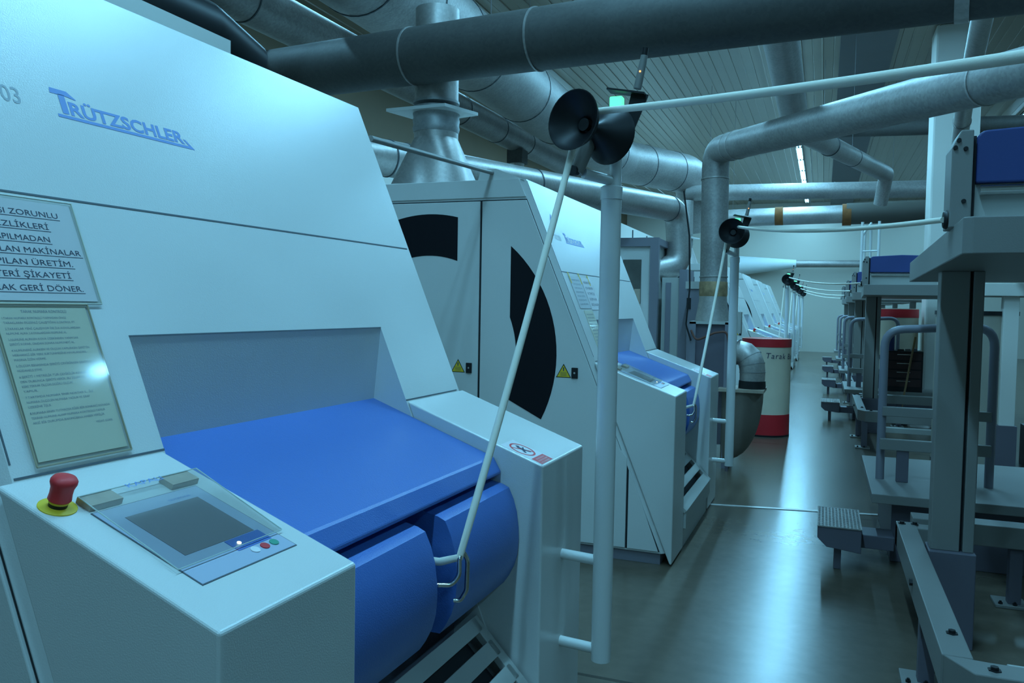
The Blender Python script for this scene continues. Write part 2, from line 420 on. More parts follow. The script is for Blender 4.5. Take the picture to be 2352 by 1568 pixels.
    for nm, mt, yy in (('white_key', PAPER, .235), ('red_key', RED, .262), ('green_key', paint('green_key', (.03, .3, .2), .5), .288)):
        m = MB(); m.lathe(bt(-.128, yy)+NB*.0015, NB, [(.0095, 0), (.0095, .002)], 16); m.build(nm, mt, pn)
    m = MB(); put_text(m, 'TRÜTZSCHLER', bt(-.324, .225), UY, -UB, NB, .006, lift=.0022); m.build('panel_lettering', LOGO, pn)
    m = MB(); P = [bt(-.390, .075)+NB*.012, bt(-.390, .360)+NB*.012, bt(-.146, .332)+NB*.006, bt(-.146, .064)+NB*.006]
    flat(m, P, NB, .003); cc = m.build('clear_cover', ACRYL, cb)
    m = MB()
    for a, b in ((0, 1), (1, 2), (2, 3), (3, 0)): m.tube([P[a]+NB*.0015, P[b]+NB*.0015], .0011, 6)
    m.build('cover_edge', paint('acrylic_edge', (.55, .62, .58), .3), cc)
    for y in (.115, .305):
        q([(-.392, y-.04), (-.392, y+.03), (-.358, y+.03), (-.358, y-.04)], .011, 'cover_pad', TAPE, cc, .001)
    m = MB(); put_text(m, 'KAPALI', bt(-.378, .175)+NB*.015, UY, -UB, NB, .014, lift=.001, width=.085); m.build('handwriting', LOGO, cc)
    # emergency button
    c0 = bt(-.393, .040)
    m = MB(); m.lathe(c0, NB, [(.032, 0), (.032, .002), (.030, .003)], 32); es = m.build('button_plate', YELLOW, cb, smooth=True)
    m = MB(); m.lathe(c0+NB*.003, NB, [(.0155, 0), (.0155, .008)], 24); m.build('button_collar', BLACK, es, smooth=True)
    m = MB(); m.lathe(c0+NB*.010, NB, [(.0165, 0), (.0165, .003), (.0165, .004)], 24); m.build('button_ring', YELLOW, es, smooth=True)
    m = MB(); m.lathe(c0+NB*.0145, NB, [(.018, 0), (.0195, .002), (.0185, .012), (.0190, .024), (.0222, .033), (.0222, .038), (.019, .043), (.011, .046), (.001, .047)], 28); m.build('mushroom_head', REDB, es, smooth=True)
    # blue hood and the two rounded flaps
    hx0, hz0 = -.62, 1.173
    m = MB(); m.prism_y([(-.63, 1.178), (-.174, 1.013), (-.167, 1.008), (-.142, .966), (-.144, .956), (-.19, .965), (-.63, 1.13)], R0-.01, W-W2-.002)
    m.build('blue_hood', BLUE, t, bevel=0.004)
    fp = [(-.27, .955), (-.135, .926), (-.113, .916), (-.096, .880), (-.084, .840), (-.077, .79), (-.0755, .75), (-.079, .705), (-.090, .665), (-.108, .630), (-.125, .605), (-.27, .605)]
    m = MB(); m.prism_y(fp, W1+.003, .872); m.build('blue_flap', BLUE, t, smooth=True)
    m = MB(); m.prism_y(fp, .985, W-W2-.004); m.build('blue_flap', BLUE, t, smooth=True)
    m = MB(); m.box(-.6, -.30, W1, W-W2, .10, .93); m.build('inner_panel', GREYBLUE, t)
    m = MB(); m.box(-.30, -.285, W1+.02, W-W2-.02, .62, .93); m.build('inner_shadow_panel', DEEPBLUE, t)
    m = MB(); m.tube(bend([(-.09, .888, .775), (-.05, .905, .775), (-.035, .915, .80), (-.040, .925, .845), (-.04, .945, .855), (-.028, .95, .83), (-.03, .95, .75), (-.045, .945, .722), (-.062, .94, .722)], .03, 8), .0062, 12)
    m.build('wire_hook', STEEL, t, smooth=True)
    # louvred guard below the flaps
    d = Vector((.699, 0, -.715)); nn = Vector((.715, 0, .699)); o = Vector((-.217, 0, .486))
    m = MB()
    def bar(t0, t1, y0, y1, th=.022):
        m.loft([[o+d*a+UY*y+nn*b for a, b in ((t0, 0), (t1, 0), (t1, -th), (t0, -th))] for y in (y0, y1)])
    for a, b in ((0, .05), (.088, .142), (.18, .234), (.272, .34)): bar(a, b, W1+.01, W-W2-.03)
    bar(0, .34, W1+.002, W1+.03, .024); bar(0, .34, W-W2-.06, W-W2-.012, .024)
    m.box(-.01, .015, W1+.01, W-W2-.012, .13, .245)
    m.build('louvred_guard', PALE, t, bevel=0.002)
    m = MB(); m.box(-.05, -.01, W1, W-W2, .0, .12); m.build('kick_board', PALE, t)
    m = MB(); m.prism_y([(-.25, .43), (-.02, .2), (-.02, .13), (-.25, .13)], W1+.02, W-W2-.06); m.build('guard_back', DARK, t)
    # warning sticker on the end box
    def s(pts, mat, name, par, th, lift=0.0):
        m = MB(); flat(m, [bt(*p)+NB*lift for p in pts], NB, th); return m.build(name, mat, par)
    st = s([(-.152, 1.452), (-.152, 1.560), (-.006, 1.566), (-.006, 1.452)], paint('sticker_film', (.74, .70, .72), .35), 'prohibition_sticker', eb, .0006)
    m = MB(); cc2 = bt(-.096, 1.508)+NB*.001
    n = 40
    for i in range(n):
        a, b = 2*PI*i/n, 2*PI*(i+1)/n
        m.face([cc2+(UB*math.cos(a)+UY*math.sin(a))*.046, cc2+(UB*math.cos(b)+UY*math.sin(b))*.046, cc2+(UB*math.cos(b)+UY*math.sin(b))*.039, cc2+(UB*math.cos(a)+UY*math.sin(a))*.039])
    dd = (UB*.7+UY*.7); ee = (UB*.7-UY*.7)
    m.face([cc2+dd*.042+ee*.003, cc2+dd*.042-ee*.003, cc2-dd*.042-ee*.003, cc2-dd*.042+ee*.003])
    m.build('prohibition_ring', RED, st)
    m = MB()
    for i in range(12):
        a, b = 2*PI*i/12, 2*PI*(i+1)/12
    for (p0, p1, wd) in (((-.02, .0), (.012, .004), .006), ((-.0, .0), (.02, -.018), .004), ((.004, .002), (.026, .014), .003), ((-.018, .004), (-.026, .012), .006), ((.0, .004), (-.008, .022), .003)):
        A = cc2+UB*p0[0]+UY*p0[1]+NB*.0004; B = cc2+UB*p1[0]+UY*p1[1]+NB*.0004; sd = (B-A).normalized().cross(NB)*wd
        m.face([A-sd, B-sd, B+sd, A+sd])
    m.build('hand_pictogram', INK, st)
    rp = s([(-.045, 1.458), (-.045, 1.560), (-.008, 1.560), (-.008, 1.458)], RED, 'red_text_panel', st, .0004, .0006)
    m = MB()
    for i, (ya, yb) in enumerate(((.475, .545), (.466, .55), (.47, .54))):
        xx = -.038+.0105*i
        put_text(m, ('DO NOT REACH IN', 'DANGER OF INJURY', 'NO HANDS')[i], bt(xx+.006, 1+ya)+NB*.0012, UY, -UB, NB, .006, lift=.0002, width=yb-ya)
    m.build('sticker_lettering', PAPER, st)
    # brand lettering on the slope
    m = MB(); z0 = 1.922
    def pl(pts, lift=.0006): m.face([sl(y, z)+NS*lift for y, z in pts])
    put_text(m, 'RÜTZSCHLER', sl(.414, z0+.001), UY, VS, NS, .0345, bold=.03, lift=.0006, width=.352)
    pl([(.372, 1.966), (.374, 1.979), (.418, 1.979), (.440, 1.963), (.438, 1.962), (.413, 1.966)])
    pl([(.392, 1.968), (.409, 1.968), (.409, z0), (.392, z0)])
    pl([(.377, 1.911), (.377, 1.9185), (.778, 1.9185), (.786, 1.911)]); pl([(.786, 1.911), (.778, 1.9185), (.762, 1.935), (.770, 1.935), (.797, 1.911)])
    m.build('brand_lettering', LOGO, t)
    m = MB(); put_text(m, 'TC 03', sl(.290, 1.918), UY, VS, NS, .040, align='R', bold=.01, lift=.0006, width=.125); m.build('model_lettering', NUMG, t)
    # bracket on the top edge
    m = MB(); m.prism_y([(-1.27, ZT-.005), (-.96, ZT-.005), (-1.15, ZT+.068), (-1.25, ZT+.068)], .0, .012); m.build('top_bracket', WHITE, t)
    return t

M_LABEL = ['large white carding machine nearest the camera, two notices on its sloping front',
           'second white carding machine, black curved windows in its side, behind the nearest one',
           'first of the far pale carding machines, just behind the red and white can',
           'second of the far pale carding machines, counted from the red and white can',
           'third of the far pale carding machines, counted from the red and white can',
           'last pale carding machine at the far end of the row by the back wall']
M_POS = [(-.842, .976, -.019), (-.779, 4.683, -.011), (-.70, 14.2, 0), (-.69, 18.08, 0), (-.69, 21.97, 0), (-.69, 25.84, 0)]
mach = make_machine(M_LABEL[0], (M_POS[0][0], M_POS[0][1], 0), M_POS[0][2])
for lab, (x, y, rz) in list(zip(M_LABEL, M_POS))[1:]:
    dup(mach, (x, y, 0), rz, lab)
def mw(i, p):
    x, y, t = M_POS[i]; p = Vector(p)
    return Vector((x+p.x*math.cos(t)-p.y*math.sin(t), y+p.x*math.sin(t)+p.y*math.cos(t), p.z))

# number painted on the second machine only
def on_slope(i, build):
    """things fixed on the sloping front of machine i, in that machine's frame"""
    x, y, t = M_POS[i]
    return (x, y, 0), t
r = None
m = MB(); put_text(m, '4', sl(.215, 2.02), UY, VS, NS, .075, bold=.02, lift=.0014)
tag(m.build('painted_number', LOGO), 'blue numeral four painted on the second machine above its model lettering', 'number')
o = bpy.data.objects['painted_number']; o.location = (M_POS[1][0], M_POS[1][1], 0); o.rotation_euler = (0, 0, M_POS[1][2])

# notices on the slopes
def slab(y0, y1, z0, z1, skew=0.0, th=.003, lift=.001):
    m = MB(); flat(m, [sl(y0, z1)+NS*lift, sl(y1, z1)+NS*lift, sl(y1+skew, z0)+NS*lift, sl(y0+skew, z0)+NS*lift], NS, th); return m
def notice(i, name, label, cat, builder, group=None):
    x, y, t = M_POS[i]
    o = thing(name, label, cat, (x, y, 0), t, group, local=True); builder(o); return o
def notice_big(o):
    m = slab(.02, .325, 1.492, 1.698, th=.002); s_ = m.build('sheet', PAPER, o)
    m = slab(.015, .331, 1.486, 1.703, th=.003, lift=.0032); sl_ = m.build('clear_sleeve', ACRYL, o)
    m = MB()
    a, b, c_, d_ = sl(.015, 1.703), sl(.331, 1.703), sl(.331, 1.486), sl(.015, 1.486)
    for p, q_ in ((a, b), (b, c_), (c_, d_), (d_, a)): m.tube([p+NS*.005, q_+NS*.005], .0018, 6)
    m.build('sleeve_edge', paint('sleeve_edge', (.6, .6, .5), .3), sl_)
    m = MB()
    for txt, ye, z in (('YAPILMASI ZORUNLU', .289, 1.6665), ('TEMİZLİKLERİ', .259, 1.640), ('YAPILMADAN', .253, 1.6135), ('ÇIKARILAN MAKİNALAR', .318, 1.5885), ('YAPILAN ÜRETİM.', .290, 1.564), ('MÜŞTERİ ŞİKAYETİ', .277, 1.539), ('OLARAK GERİ DÖNER.', .297, 1.512)):
        wd = len(txt)*.0134
        put_text(m, txt, sl(ye, z), UY, VS, NS, .0128, align='R', bold=.0, lift=.0034, width=wd)
        m.face([sl(ye-wd, z-.0045)+NS*.0034, sl(ye+.003, z-.0045)+NS*.0034, sl(ye+.003, z-.0033)+NS*.0034, sl(ye-wd, z-.0033)+NS*.0034])
    m.build('lettering', INK, o)
def notice_small(o):
    m = slab(.087, .288, 1.195, 1.482, th=.002); m.build('sheet', PAPERY, o)
    m = slab(.080, .293, 1.187, 1.484, th=.004, lift=.0032); sl_ = m.build('clear_sleeve', ACRYL, o)
    m = MB()
    a, b, c_, d_ = sl(.080, 1.484), sl(.293, 1.484), sl(.293, 1.187), sl(.080, 1.187)
    for p, q_ in ((a, b), (b, c_), (c_, d_), (d_, a)): m.tube([p+NS*.005, q_+NS*.005], .0022, 6)
    m.build('sleeve_edge', paint('sleeve_edge_brown', (.42, .36, .25), .4), sl_)
    m = MB()
    put_text(m, 'TARAK NUMARA KONTROLÜ', sl(.190, 1.468), UY, VS, NS, .006, align='C', lift=.0034, width=.10)
    L = ['1.TARAK NUMARA KONTROLÜ YAPMADAN ÖNCE', 'TARAKLARIN DÜZENLİ ÇALIŞTIĞINI KONTROL ET.', '', '2.TARAKLAR YENİ ÇALIŞIYOR İSE İLK KOVALARDAN', 'NUMUNE ALMA 2.KOVALARDAN NUMUNE AL.', '', '3.NUMUNE ALIRKEN KOVA ÜZERİNDEN YARIM SAR', 'ŞERİTİ KOPAR, ONDAN SONRA NUMUNEYİ AL.', '', '4.NUMUNENİ ALIRKEN VE ÖLÇÜM YAPILIRKEN ŞERİTİN', 'HERHANGİ BİR YERE SÜRTÜNMESİNE HAVALANDIRIL-', 'MASINA İZİN VERME.', '', '5.ÖLÇÜM ESNASINDA ŞERİTİ ÇEVİRİRKEN ŞERİTE ELLE', 'MÜDAHELE ETME.', '', '6.ŞERİTİ 1 METRELİK TUR ÇEVİRİLİR KENDİLİĞİN', 'DEN DURUNCA ŞERİTİ VERİR. BU İŞLEM ÜÇ VE BEŞ', 'KERE TEKRAR ÖLÇÜM DOĞRU ÖLÇÜM', 'YAPILIR.', '', '7.TARTIMDA NUMARA SINIR NOKTASI 0,.. İLE', 'NUMARA ÖLÇÜLEN NUMARA YAZILIR VE GRAF', 'ÜZERİNE İŞLE.', '', '8.NUMARA SINIRI TUTMAZSA EĞER BİR SONRAKİ KOVADA', 'TEKRAR NUMUNE ALINIP NUMARA KONTROLÜ YAPILIR', 'AKSİ BİR DURUMDA BAKIMCISINA HABER VERİLİR.']
    z = 1.456
    for q_ in L:
        if q_: put_text(m, q_, sl(.098, z), UY, VS, NS, .0045, lift=.0034, width=.0037*len(q_))
        z -= .0088 if q_ else .0026
    put_text(m, 'VEDAT GÜREL', sl(.272, z-.004), UY, VS, NS, .0045, align='R', lift=.0034)
    m.build('lettering', INKG, o)
notice(0, 'notice', 'white sleeve notice with bold underlined lines at the left edge of the nearest machine', 'notice', notice_big)
notice(0, 'notice', 'yellowed instruction sheet in a clear sleeve above the red emergency button', 'notice', notice_small)
def m2n(y0, y1, z0, z1, mat, ink, lines, wd, tapes):
    def f(o):
        m = slab(y0, y1, z0, z1, th=.002); m.build('sheet', mat, o)
        m = MB(); n = len(lines); st = (z1-z0-.03)/n
        for i, tx in enumerate(lines):
            put_text(m, tx, sl((y0+y1)/2, z1-.018-st*(i+.6)), UY, VS, NS, min(st*.5, .018), align='C', lift=.0032, width=(y1-y0)*wd)
        m.build('lettering', ink, o)
        for yy in tapes:
            m = MB(); flat(m, [sl(yy-.008, z1+.02)+NS*.003, sl(yy+.008, z1+.02)+NS*.003, sl(yy+.012, z1-.05)+NS*.003, sl(yy-.004, z1-.05)+NS*.003], NS, .0006); m.build('tape', YELLOW, o)
    return f
L7 = ['YAPILMASI ZORUNLU', 'TEMİZLİKLERİ', 'YAPILMADAN', 'ÇIKARILAN MAKİNALAR', 'YAPILAN ÜRETİM.', 'MÜŞTERİ ŞİKAYETİ', 'OLARAK GERİ DÖNER.']
notice(1, 'notice', 'grey sleeve notice with seven lines on the second machine, left of a whiter sheet', 'notice', m2n(.14, .375, 1.490, 1.695, paint('grey_paper', (.62, .62, .64), .35), INKG, L7, .72, (.15, .37)))
notice(1, 'notice', 'bright white sheet taped on the second machine beside the tall guide pole', 'notice', m2n(.39, .62, 1.482, 1.69, PAPER, INK, ['MAKİNANIN ÖNÜNE', 'KOVA BIRAKMA', 'VE TEMİZLE', 'ÇALIŞMA ALANI', 'BOŞ KALSIN'], .72, (.56,)))
notice(1, 'notice', 'narrow yellowed instruction sheet on the second machine below the sleeve notice', 'notice', m2n(.195, .385, 1.19, 1.478, PAPERY, INKG, ['TARAK NUMARA KONTROLÜ']+['NUMUNE ALIRKEN KOVA ÜZERİNDEN AL']*12, .8, ()))

# ------------------------------------------------------------------ sliver guides and slivers
HEAD_A, HEAD_B = Vector((-.067, -.23, 2.070)), Vector((.001, -.045, 2.055))     # mouths of the two pulley flanges
HEAD_C = (HEAD_A+HEAD_B)/2; HEAD_AX = (HEAD_B-HEAD_A).normalized()
def make_guide(label, px, py):
    t = thing('sliver_guide', label, 'sliver guide', (px, py, 0), 0, 'sliver guide poles beside the carding machines')
    m = MB(); m.tube([(px, py, .31), (px, py, 1.88)], .0335, 24); m.build('pole', WHITE, t, smooth=True)
    m = MB(); m.lathe((px, py, 1.855), (0, 0, 1), [(.0365, 0), (.0365, .04), (.03, .045)], 24); m.build('pole_collar', WHITE, t, smooth=True)
    m = MB(); m.tube([(px+.012, py, 1.89), (px+.012, py, 2.155)], .020, 20); m.build('upper_tube', WHITE, t, smooth=True)
    for z in (.648, .345):
        m = MB(); m.tube([(px-.19, py, z+.01), (px-.02, py, z)], .0175, 16); m.build('mounting_rod', WHITE, t, smooth=True)
    ax = HEAD_AX
    c = Vector((px, py, 0))+HEAD_C
    dish = [(.016, .0), (.018, .012), (.045, .042), (.080, .074), (.092, .097), (.094, .102), (.091, .102), (.078, .078), (.042, .048), (.030, .040), (.022, .030)]
    for s, nm in ((-1, 'pulley_flange'), (1, 'pulley_flange')):
        m = MB(); m.lathe(c, ax*s, dish+[(.02, .02)], 36); m.build(nm, BLACK, t, smooth=True)
    m = MB(); m.lathe(c-ax*.045, ax, [(.020, 0), (.020, .006), (.014, .006), (.014, .09), (.02, .09), (.02, .095)], 24); m.build('hub', BLACK, t, smooth=True)
    m = MB(); m.tube([(px-.048, py-.08, 2.05), (px-.090, py-.11, 1.93)], .023, 20)
    cl = m.build('clamp', GREYGREEN, t, smooth=True)
    m = MB(); m.lathe((px-.090, py-.112, 1.936), (-.25, -.95, -.1), [(.0165, .0), (.0165, .024)], 20); m.build('clamp_bore', BLACK, cl, smooth=True)
    m = MB(); m.tube([(px-.07, py-.09, 1.93), (px+.005, py, 1.915)], .017, 16); m.build('clamp_arm', WHITE, t, smooth=True)
    m = MB(); m.box(px-.010, px+.032, py-.018, py+.018, 2.155, 2.188); m.build('beacon', GREENL, t, bevel=.004)
    m = MB(); m.obox((px+.045, py, 2.200), (.062, 0, -.012), (0, .03, 0), (.0005, 0, .003)); m.build('top_plate', BLACK, t)
    m = MB(); m.tube([(px+.078, py, 2.21), (px+.094, py, 2.29), (px+.098, py, 2.315)], [.013, .012, .011], 14); sr = m.build('sensor', GREYGREEN, t, smooth=True)
    m = MB(); m.tube([(px+.098, py, 2.315), (px+.101, py, 2.338)], .010, 14); m.build('sensor_tip', BLACK, sr, smooth=True)
    m = MB(); m.lathe((px+.088, py-.012, 2.262), (0, -1, 0), [(.003, 0), (.003, .002)], 8); m.build('sensor_led', LEDO, sr)
    m = MB(); m.loft([[(px+.06, y, 2.20), (px+.115, y, 2.188), (px+.10, y, 2.15), (px+.05, y, 2.03), (px+.02, y, 2.03)] for y in (py-.004, py+.004)]); m.build('black_bracket', BLACK, t)
    return t
GP = [(-.666, 2.63), (-.640, 6.34), (-.64, 15.86), (-.64, 19.74), (-.64, 23.63), (-.64, 27.5)]
G_LABEL = ['tall white guide pole with black pulley and green light nearest the camera', 'white guide pole with black pulley standing by the second machine, left of the can',
           'first of the four far guide poles with black pulleys, nearest the can', 'second of the four far guide poles, counted from the can', 'third of the four far guide poles, counted from the can', 'last far guide pole with a black pulley, nearest the back wall']
G_ROT = .27        # the other heads are swung a little towards the aisle
gd = make_guide(G_LABEL[0], *GP[0])
for lab, (x, y) in list(zip(G_LABEL, GP))[1:]: dup(gd, (x, y, 0), G_ROT, lab)
EYES = [(.62, 1.10, 1.835), (.385, 3.25, 1.832), (.385, 10.15, 1.832), (.385, 14.01, 1.832), (.385, 17.85, 1.832), (.385, 21.75, 1.832)]
SAG = [.012, .035, .05, .05, .05, .05]
S_LABEL = ['thick white sliver strand from the nearest machine over its pulley to the upper right', 'white sliver strand from the second machine to the eye of the near right coiler',
           'topmost of the four far white sliver strands crossing the aisle', 'second from the top of the four far sliver strands', 'third from the top of the four far sliver strands', 'lowest of the four far sliver strands, nearest the back wall']
for i, (lab, (gx, gy)) in enumerate(zip(S_LABEL, GP)):
    hc = HEAD_C if i == 0 else Matrix.Rotation(G_ROT, 3, 'Z') @ HEAD_C
    c = Vector((gx, gy, 0))+hc; rg = .048
    h = [mw(i, p) for p in ((-.24, .93, .82), (-.10, .93, .822), (-.042, .93, .842))]
    p = list(h)
    a = c+Vector((-rg, 0, -.01)); st = h[-1]
    for k in range(1, 9):
        s = k/9; p.append(st.lerp(a, s)+Vector((0, 0, -.02*math.sin(PI*s))))
    p += [c+Vector((-rg*math.cos(b), 0, rg*math.sin(b))) for b in (0, .5, 1.0, 1.5)]
    e = Vector(EYES[i]); s0 = c+Vector((.02, -.012, rg))
    for k in range(0, 17):
        s = k/16; p.append(s0.lerp(e, s)+Vector((0, 0, -SAG[i]*4*s*(1-s))))
    m = MB(); m.tube(bend(p[:3], .03, 4)[:-1]+p[2:], .0105, 12)
    tag(m.build('sliver_strand', ROPE, smooth=True), lab, 'sliver', 'sliver strands running from machines to coilers')

# ------------------------------------------------------------------ coilers on the right
def make_coiler(label):
    ox, oy = .5, 4.1
    t = thing('can_coiler', label, 'coiler', (ox, oy, 0), 0, 'can coilers along the right of the aisle')
    def bx(name, mat, *a, bevel=.004, par=None):
        m = MB(); m.box(*a); return m.build(name, mat, par or t, bevel=bevel)
    bx('base_beam', GREYGREEN, .385, .475, 2.86, 4.62, .30, .42)
    m = MB(); m.prism_z([(.39, 2.86), (.46, 2.74), (1.6, 2.74), (1.6, 2.85), (.52, 2.85)], .30, .42); m.build('base_beam', GREYGREEN, t, bevel=.004)
    bx('base_beam', GREYGREEN, .475, 1.6, 4.72, 4.86, .31, .42)
    bx('base_beam', GREYGREEN, .385, .56, 4.52, 4.62, .30, .415)
    bx('base_beam', GREYGREEN, 1.5, 1.6, 2.85, 4.72, .30, .42)
    bx('base_beam', PALE, .70, 1.5, 3.45, 3.55, .10, .16)
    for (x, y) in ((.40, 3.58), (.43, 2.76), (.93, 4.75), (1.52, 2.76), (1.52, 4.75)):
        lg = bx('leg', SOCKET, x, x+.06, y, y+.06, .015, .31)
        bx('foot_plate', GREYGREEN, x-.06, x+.09, y-.03, y+.12, 0, .018, par=lg)
        for dx in (-.035, .03):
            m = MB(); m.lathe((x+dx, y-.012, .018), (0, 0, 1), [(.011, 0), (.011, .009), (.006, .009), (.006, .016)], 6); m.build('anchor_bolt', BLACK, lg)
    for (x, y) in ((.41, 4.57), (.47, 4.58), (.44, 3.06), (.52, 2.79), (.64, 2.79)):
        m = MB(); m.lathe((x, y, .42), (0, 0, 1), [(.020, 0), (.020, .003), (.012, .003), (.012, .012)], 6); m.build('bolt', BLACK, t)
    m = MB(); m.lathe((.385, 3.75, .37), (-1, 0, 0), [(.015, 0), (.015, .012)], 6); m.build('bolt', BLACK, t)
    bx('post_socket', SOCKET, .478, .668, 4.06, 4.22, 0, .43)
    bx('post', GREYGREEN, .487, .603, 4.09, 4.2, .43, 1.69)
    bx('post', GREYGREEN, .616, .660, 4.09, 4.2, .43, 1.69)
    bx('post_slot', DARK, .602, .617, 4.12, 4.19, .43, 1.69, bevel=0)
    m = MB(); m.prism_z([(.405, 2.94), (.43, 2.92), (1.62, 2.90), (1.64, 5.5), (.484, 5.53)], 1.69, 1.808); m.build('table_top', GREYGREEN, t, bevel=.004)
    bx('rear_post', PALE, 1.42, 1.52, 5.2, 5.3, .43, 1.69)
    m = MB(); m.loft([[(.398, y, 1.80), (.398, y, 2.075), (.425, y, 2.135), (.464, y, 2.135), (.464, y, 1.80)] for y in (3.2, 3.36)]); up = m.build('head_column', GREYGREEN, t, bevel=.004)
    for (x, z) in ((.418, 2.10), (.408, 2.075), (.44, 2.07), (.44, 1.89)):
        m = MB(); m.lathe((x, 3.2, z), (0, -1, 0), [(.008, 0), (.007, .008)], 10); m.build('screw', BLACK, up)
    m = MB(); m.lathe((.396, 3.25, 1.832), (-1, 0, 0), [(.034, 0), (.034, .004), (.028, .012), (.012, .008), (.012, .0)], 24); m.build('sliver_eye', BLACK, up, smooth=True)
    bx('gap_strip', DARK, .464, .478, 3.24, 3.36, 1.808, 2.12, bevel=0)
    m = MB()
    hp = [(.478, 1.955), (.478, 2.105)]+[(.478+.03-.03*math.cos(a), 2.105+.03*math.sin(a)) for a in (.4, .8, 1.2, 1.57)]+[(.8, 2.15), (1.14, 2.14)]+[(1.14+.03*math.sin(a), 2.105+.033*math.cos(a)) for a in (.4, .8, 1.2, 1.57)]+[(1.17, 1.955)]
    m.prism_y(hp, 3.22, 3.62); m.build('blue_hood', DEEPBLUE, t, bevel=.006)
    bx('head_panel', PALE, .476, 1.17, 3.25, 3.6, 1.808, 1.955)
    m = MB(); m.tube([(.492, 3.225, 1.93), (1.15, 3.225, 1.93)], .0165, 16); m.build('roller', STEEL, t, smooth=True)
    bx('platform', GREYGREEN, .30, 1.6, 5.2, 6.58, .375, .43)
    bx('platform_base', SOCKET, .42, 1.55, 5.35, 6.5, 0, .375)
    m = MB(); m.tube(bend([(.371, 5.70, .43), (.371, 5.70, 1.39), (.985, 5.70, 1.425), (.985, 5.70, .43)], .12), .026, 14); m.build('guard_rail', GREYBLUE, t, smooth=True)
    bx('cross_bar', GREYGREEN, .37, .98, 5.66, 5.70, .84, .90)
    bx('cross_bar', GREYGREEN, .36, .98, 5.62, 5.66, .63, .70)
    for x in (.46, .70, .84):
        bx('stay', SOCKET, x, x+.07, 5.63, 5.67, .43, .64)
    m = MB(); m.loft([[(.007, y, .255), (.007, y, .19), (.058, y, .14), (.243, y, .12), (.243, y, .255)] for y in (4.99, 5.48)]); sp = m.build('step', SOCKET, t, bevel=.003)
    m = MB(); m.box(.005, .245, 4.985, 5.485, .255, .262)
    for i in range(12):
        for j in range(22):
            m.obox((.016+.0195*i, 5.0+.0222*j, .263), (.006, .003 if (i+j) % 2 else -.003, 0), (0, .0022, 0), (0, 0, .0012))
    m.build('checker_tread', GALV, sp)
    bx('step_leg', SOCKET, .10, .14, 5.05, 5.09, 0, .14, par=sp)
    bx('step_arm', SOCKET, .2, .43, 5.2, 5.4, .10, .18, par=sp)
    return t
C_LABEL = ['grey coiler frame nearest the camera at the right edge with checker plate step', 'grey coiler with blue hood directly behind the near right frame', 'third coiler frame on the right, with a guard rail beside the aisle', 'fourth coiler frame on the right, partly hidden by the third', 'farthest coiler frame on the right, next to the back wall']
co = make_coiler(C_LABEL[0])
for lab, y in zip(C_LABEL[1:], (11.0, 14.86, 18.7, 22.6)): dup(co, (.5, y, 0), 0, lab)

def lathe_can(name, label, x, y, z, r, h, bands, rim, body, group=None):
    t = thing(name, label, 'can', (x, y, z), 0, group)
    m = MB(); m.lathe((x, y, z), (0, 0, 1), [(r-.02, 0.0), (r, .012), (r, h), (r-.012, h), (r-.012, h-.14)], 48); m.build('can_body', body, t, smooth=True)
    for a, b, mt, nm in bands:
        m = MB(); m.lathe((x, y, z), (0, 0, 1), [(r-.004, a), (r+.003, a), (r+.003, b), (r-.004, b)], 48); m.build(nm, mt, t, smooth=True)
    if rim:
        m = MB(); m.lathe((x, y, z), (0, 0, 1), [(r-.004, h-.04), (r+.012, h-.04), (r+.012, h), (r-.016, h), (r-.016, h-.03)], 48); m.build('rim', rim, t, smooth=True)
    return t
lathe_can('sliver_can', 'large shade-greyed sliver can with dark rim under the white table further right', 1.43, 9.27, 0, .36, 1.53, [(.0, .03, BLACK, 'base_ring')], BLACK, paint('shaded_can_fibre', (.40, .36, .30), .6, .1, 50, .1, 3))  # body colour darkened to carry the shade the can stands in
lathe_can('sliver_can', 'dark red banded sliver can glimpsed under the second coiler table', 0.98, 13.02, .43, .30, 1.13, [(1.0, 1.12, RED, 'red_band')], None, CANW)

# the white and red waste can in the aisle with handwriting
cx, cy, cr, ch = -.633, 10.27, .285, 1.165
wc = lathe_can('waste_can', 'white waste can with red bands and handwriting standing in the aisle', cx, cy, 0, cr, ch, [(.02, .265, RED, 'lower_red_band'), (1.065, 1.16, RED, 'upper_red_band')], None, CANW)
m = MB(); m.lathe((cx, cy, 0), (0, 0, 1), [(cr-.02, 0), (cr+.006, 0), (cr+.006, .022), (cr-.01, .022)], 40); m.build('base_ring', BLACK, wc, smooth=True)
m = MB(); m.lathe((cx, cy, 1.03), (0, 0, 1), [(cr-.014, 0), (cr-.05, .03), (.1, .05), (.001, .055)], 30); m.build('fibre_waste', ROPE, wc, smooth=True)
m = MB()
size = .095
bm_, a_, b_ = text_bm('Tarak Bak', size, 0.0, 1.15, 0.15)
mp = {}
for v in bm_.verts:
    ang = -PI/2+.06+(v.co.x-a_)/cr
    rr = cr+.002
    mp[v] = m.bm.verts.new((cx+rr*math.cos(ang), cy+rr*math.sin(ang), .935+v.co.y-.03*(v.co.x-a_)))
for f in bm_.faces:
    try: m.bm.faces.new([mp[q_] for q_ in f.verts])
    except ValueError: pass
bm_.free()
m.build('handwriting', INK, wc)

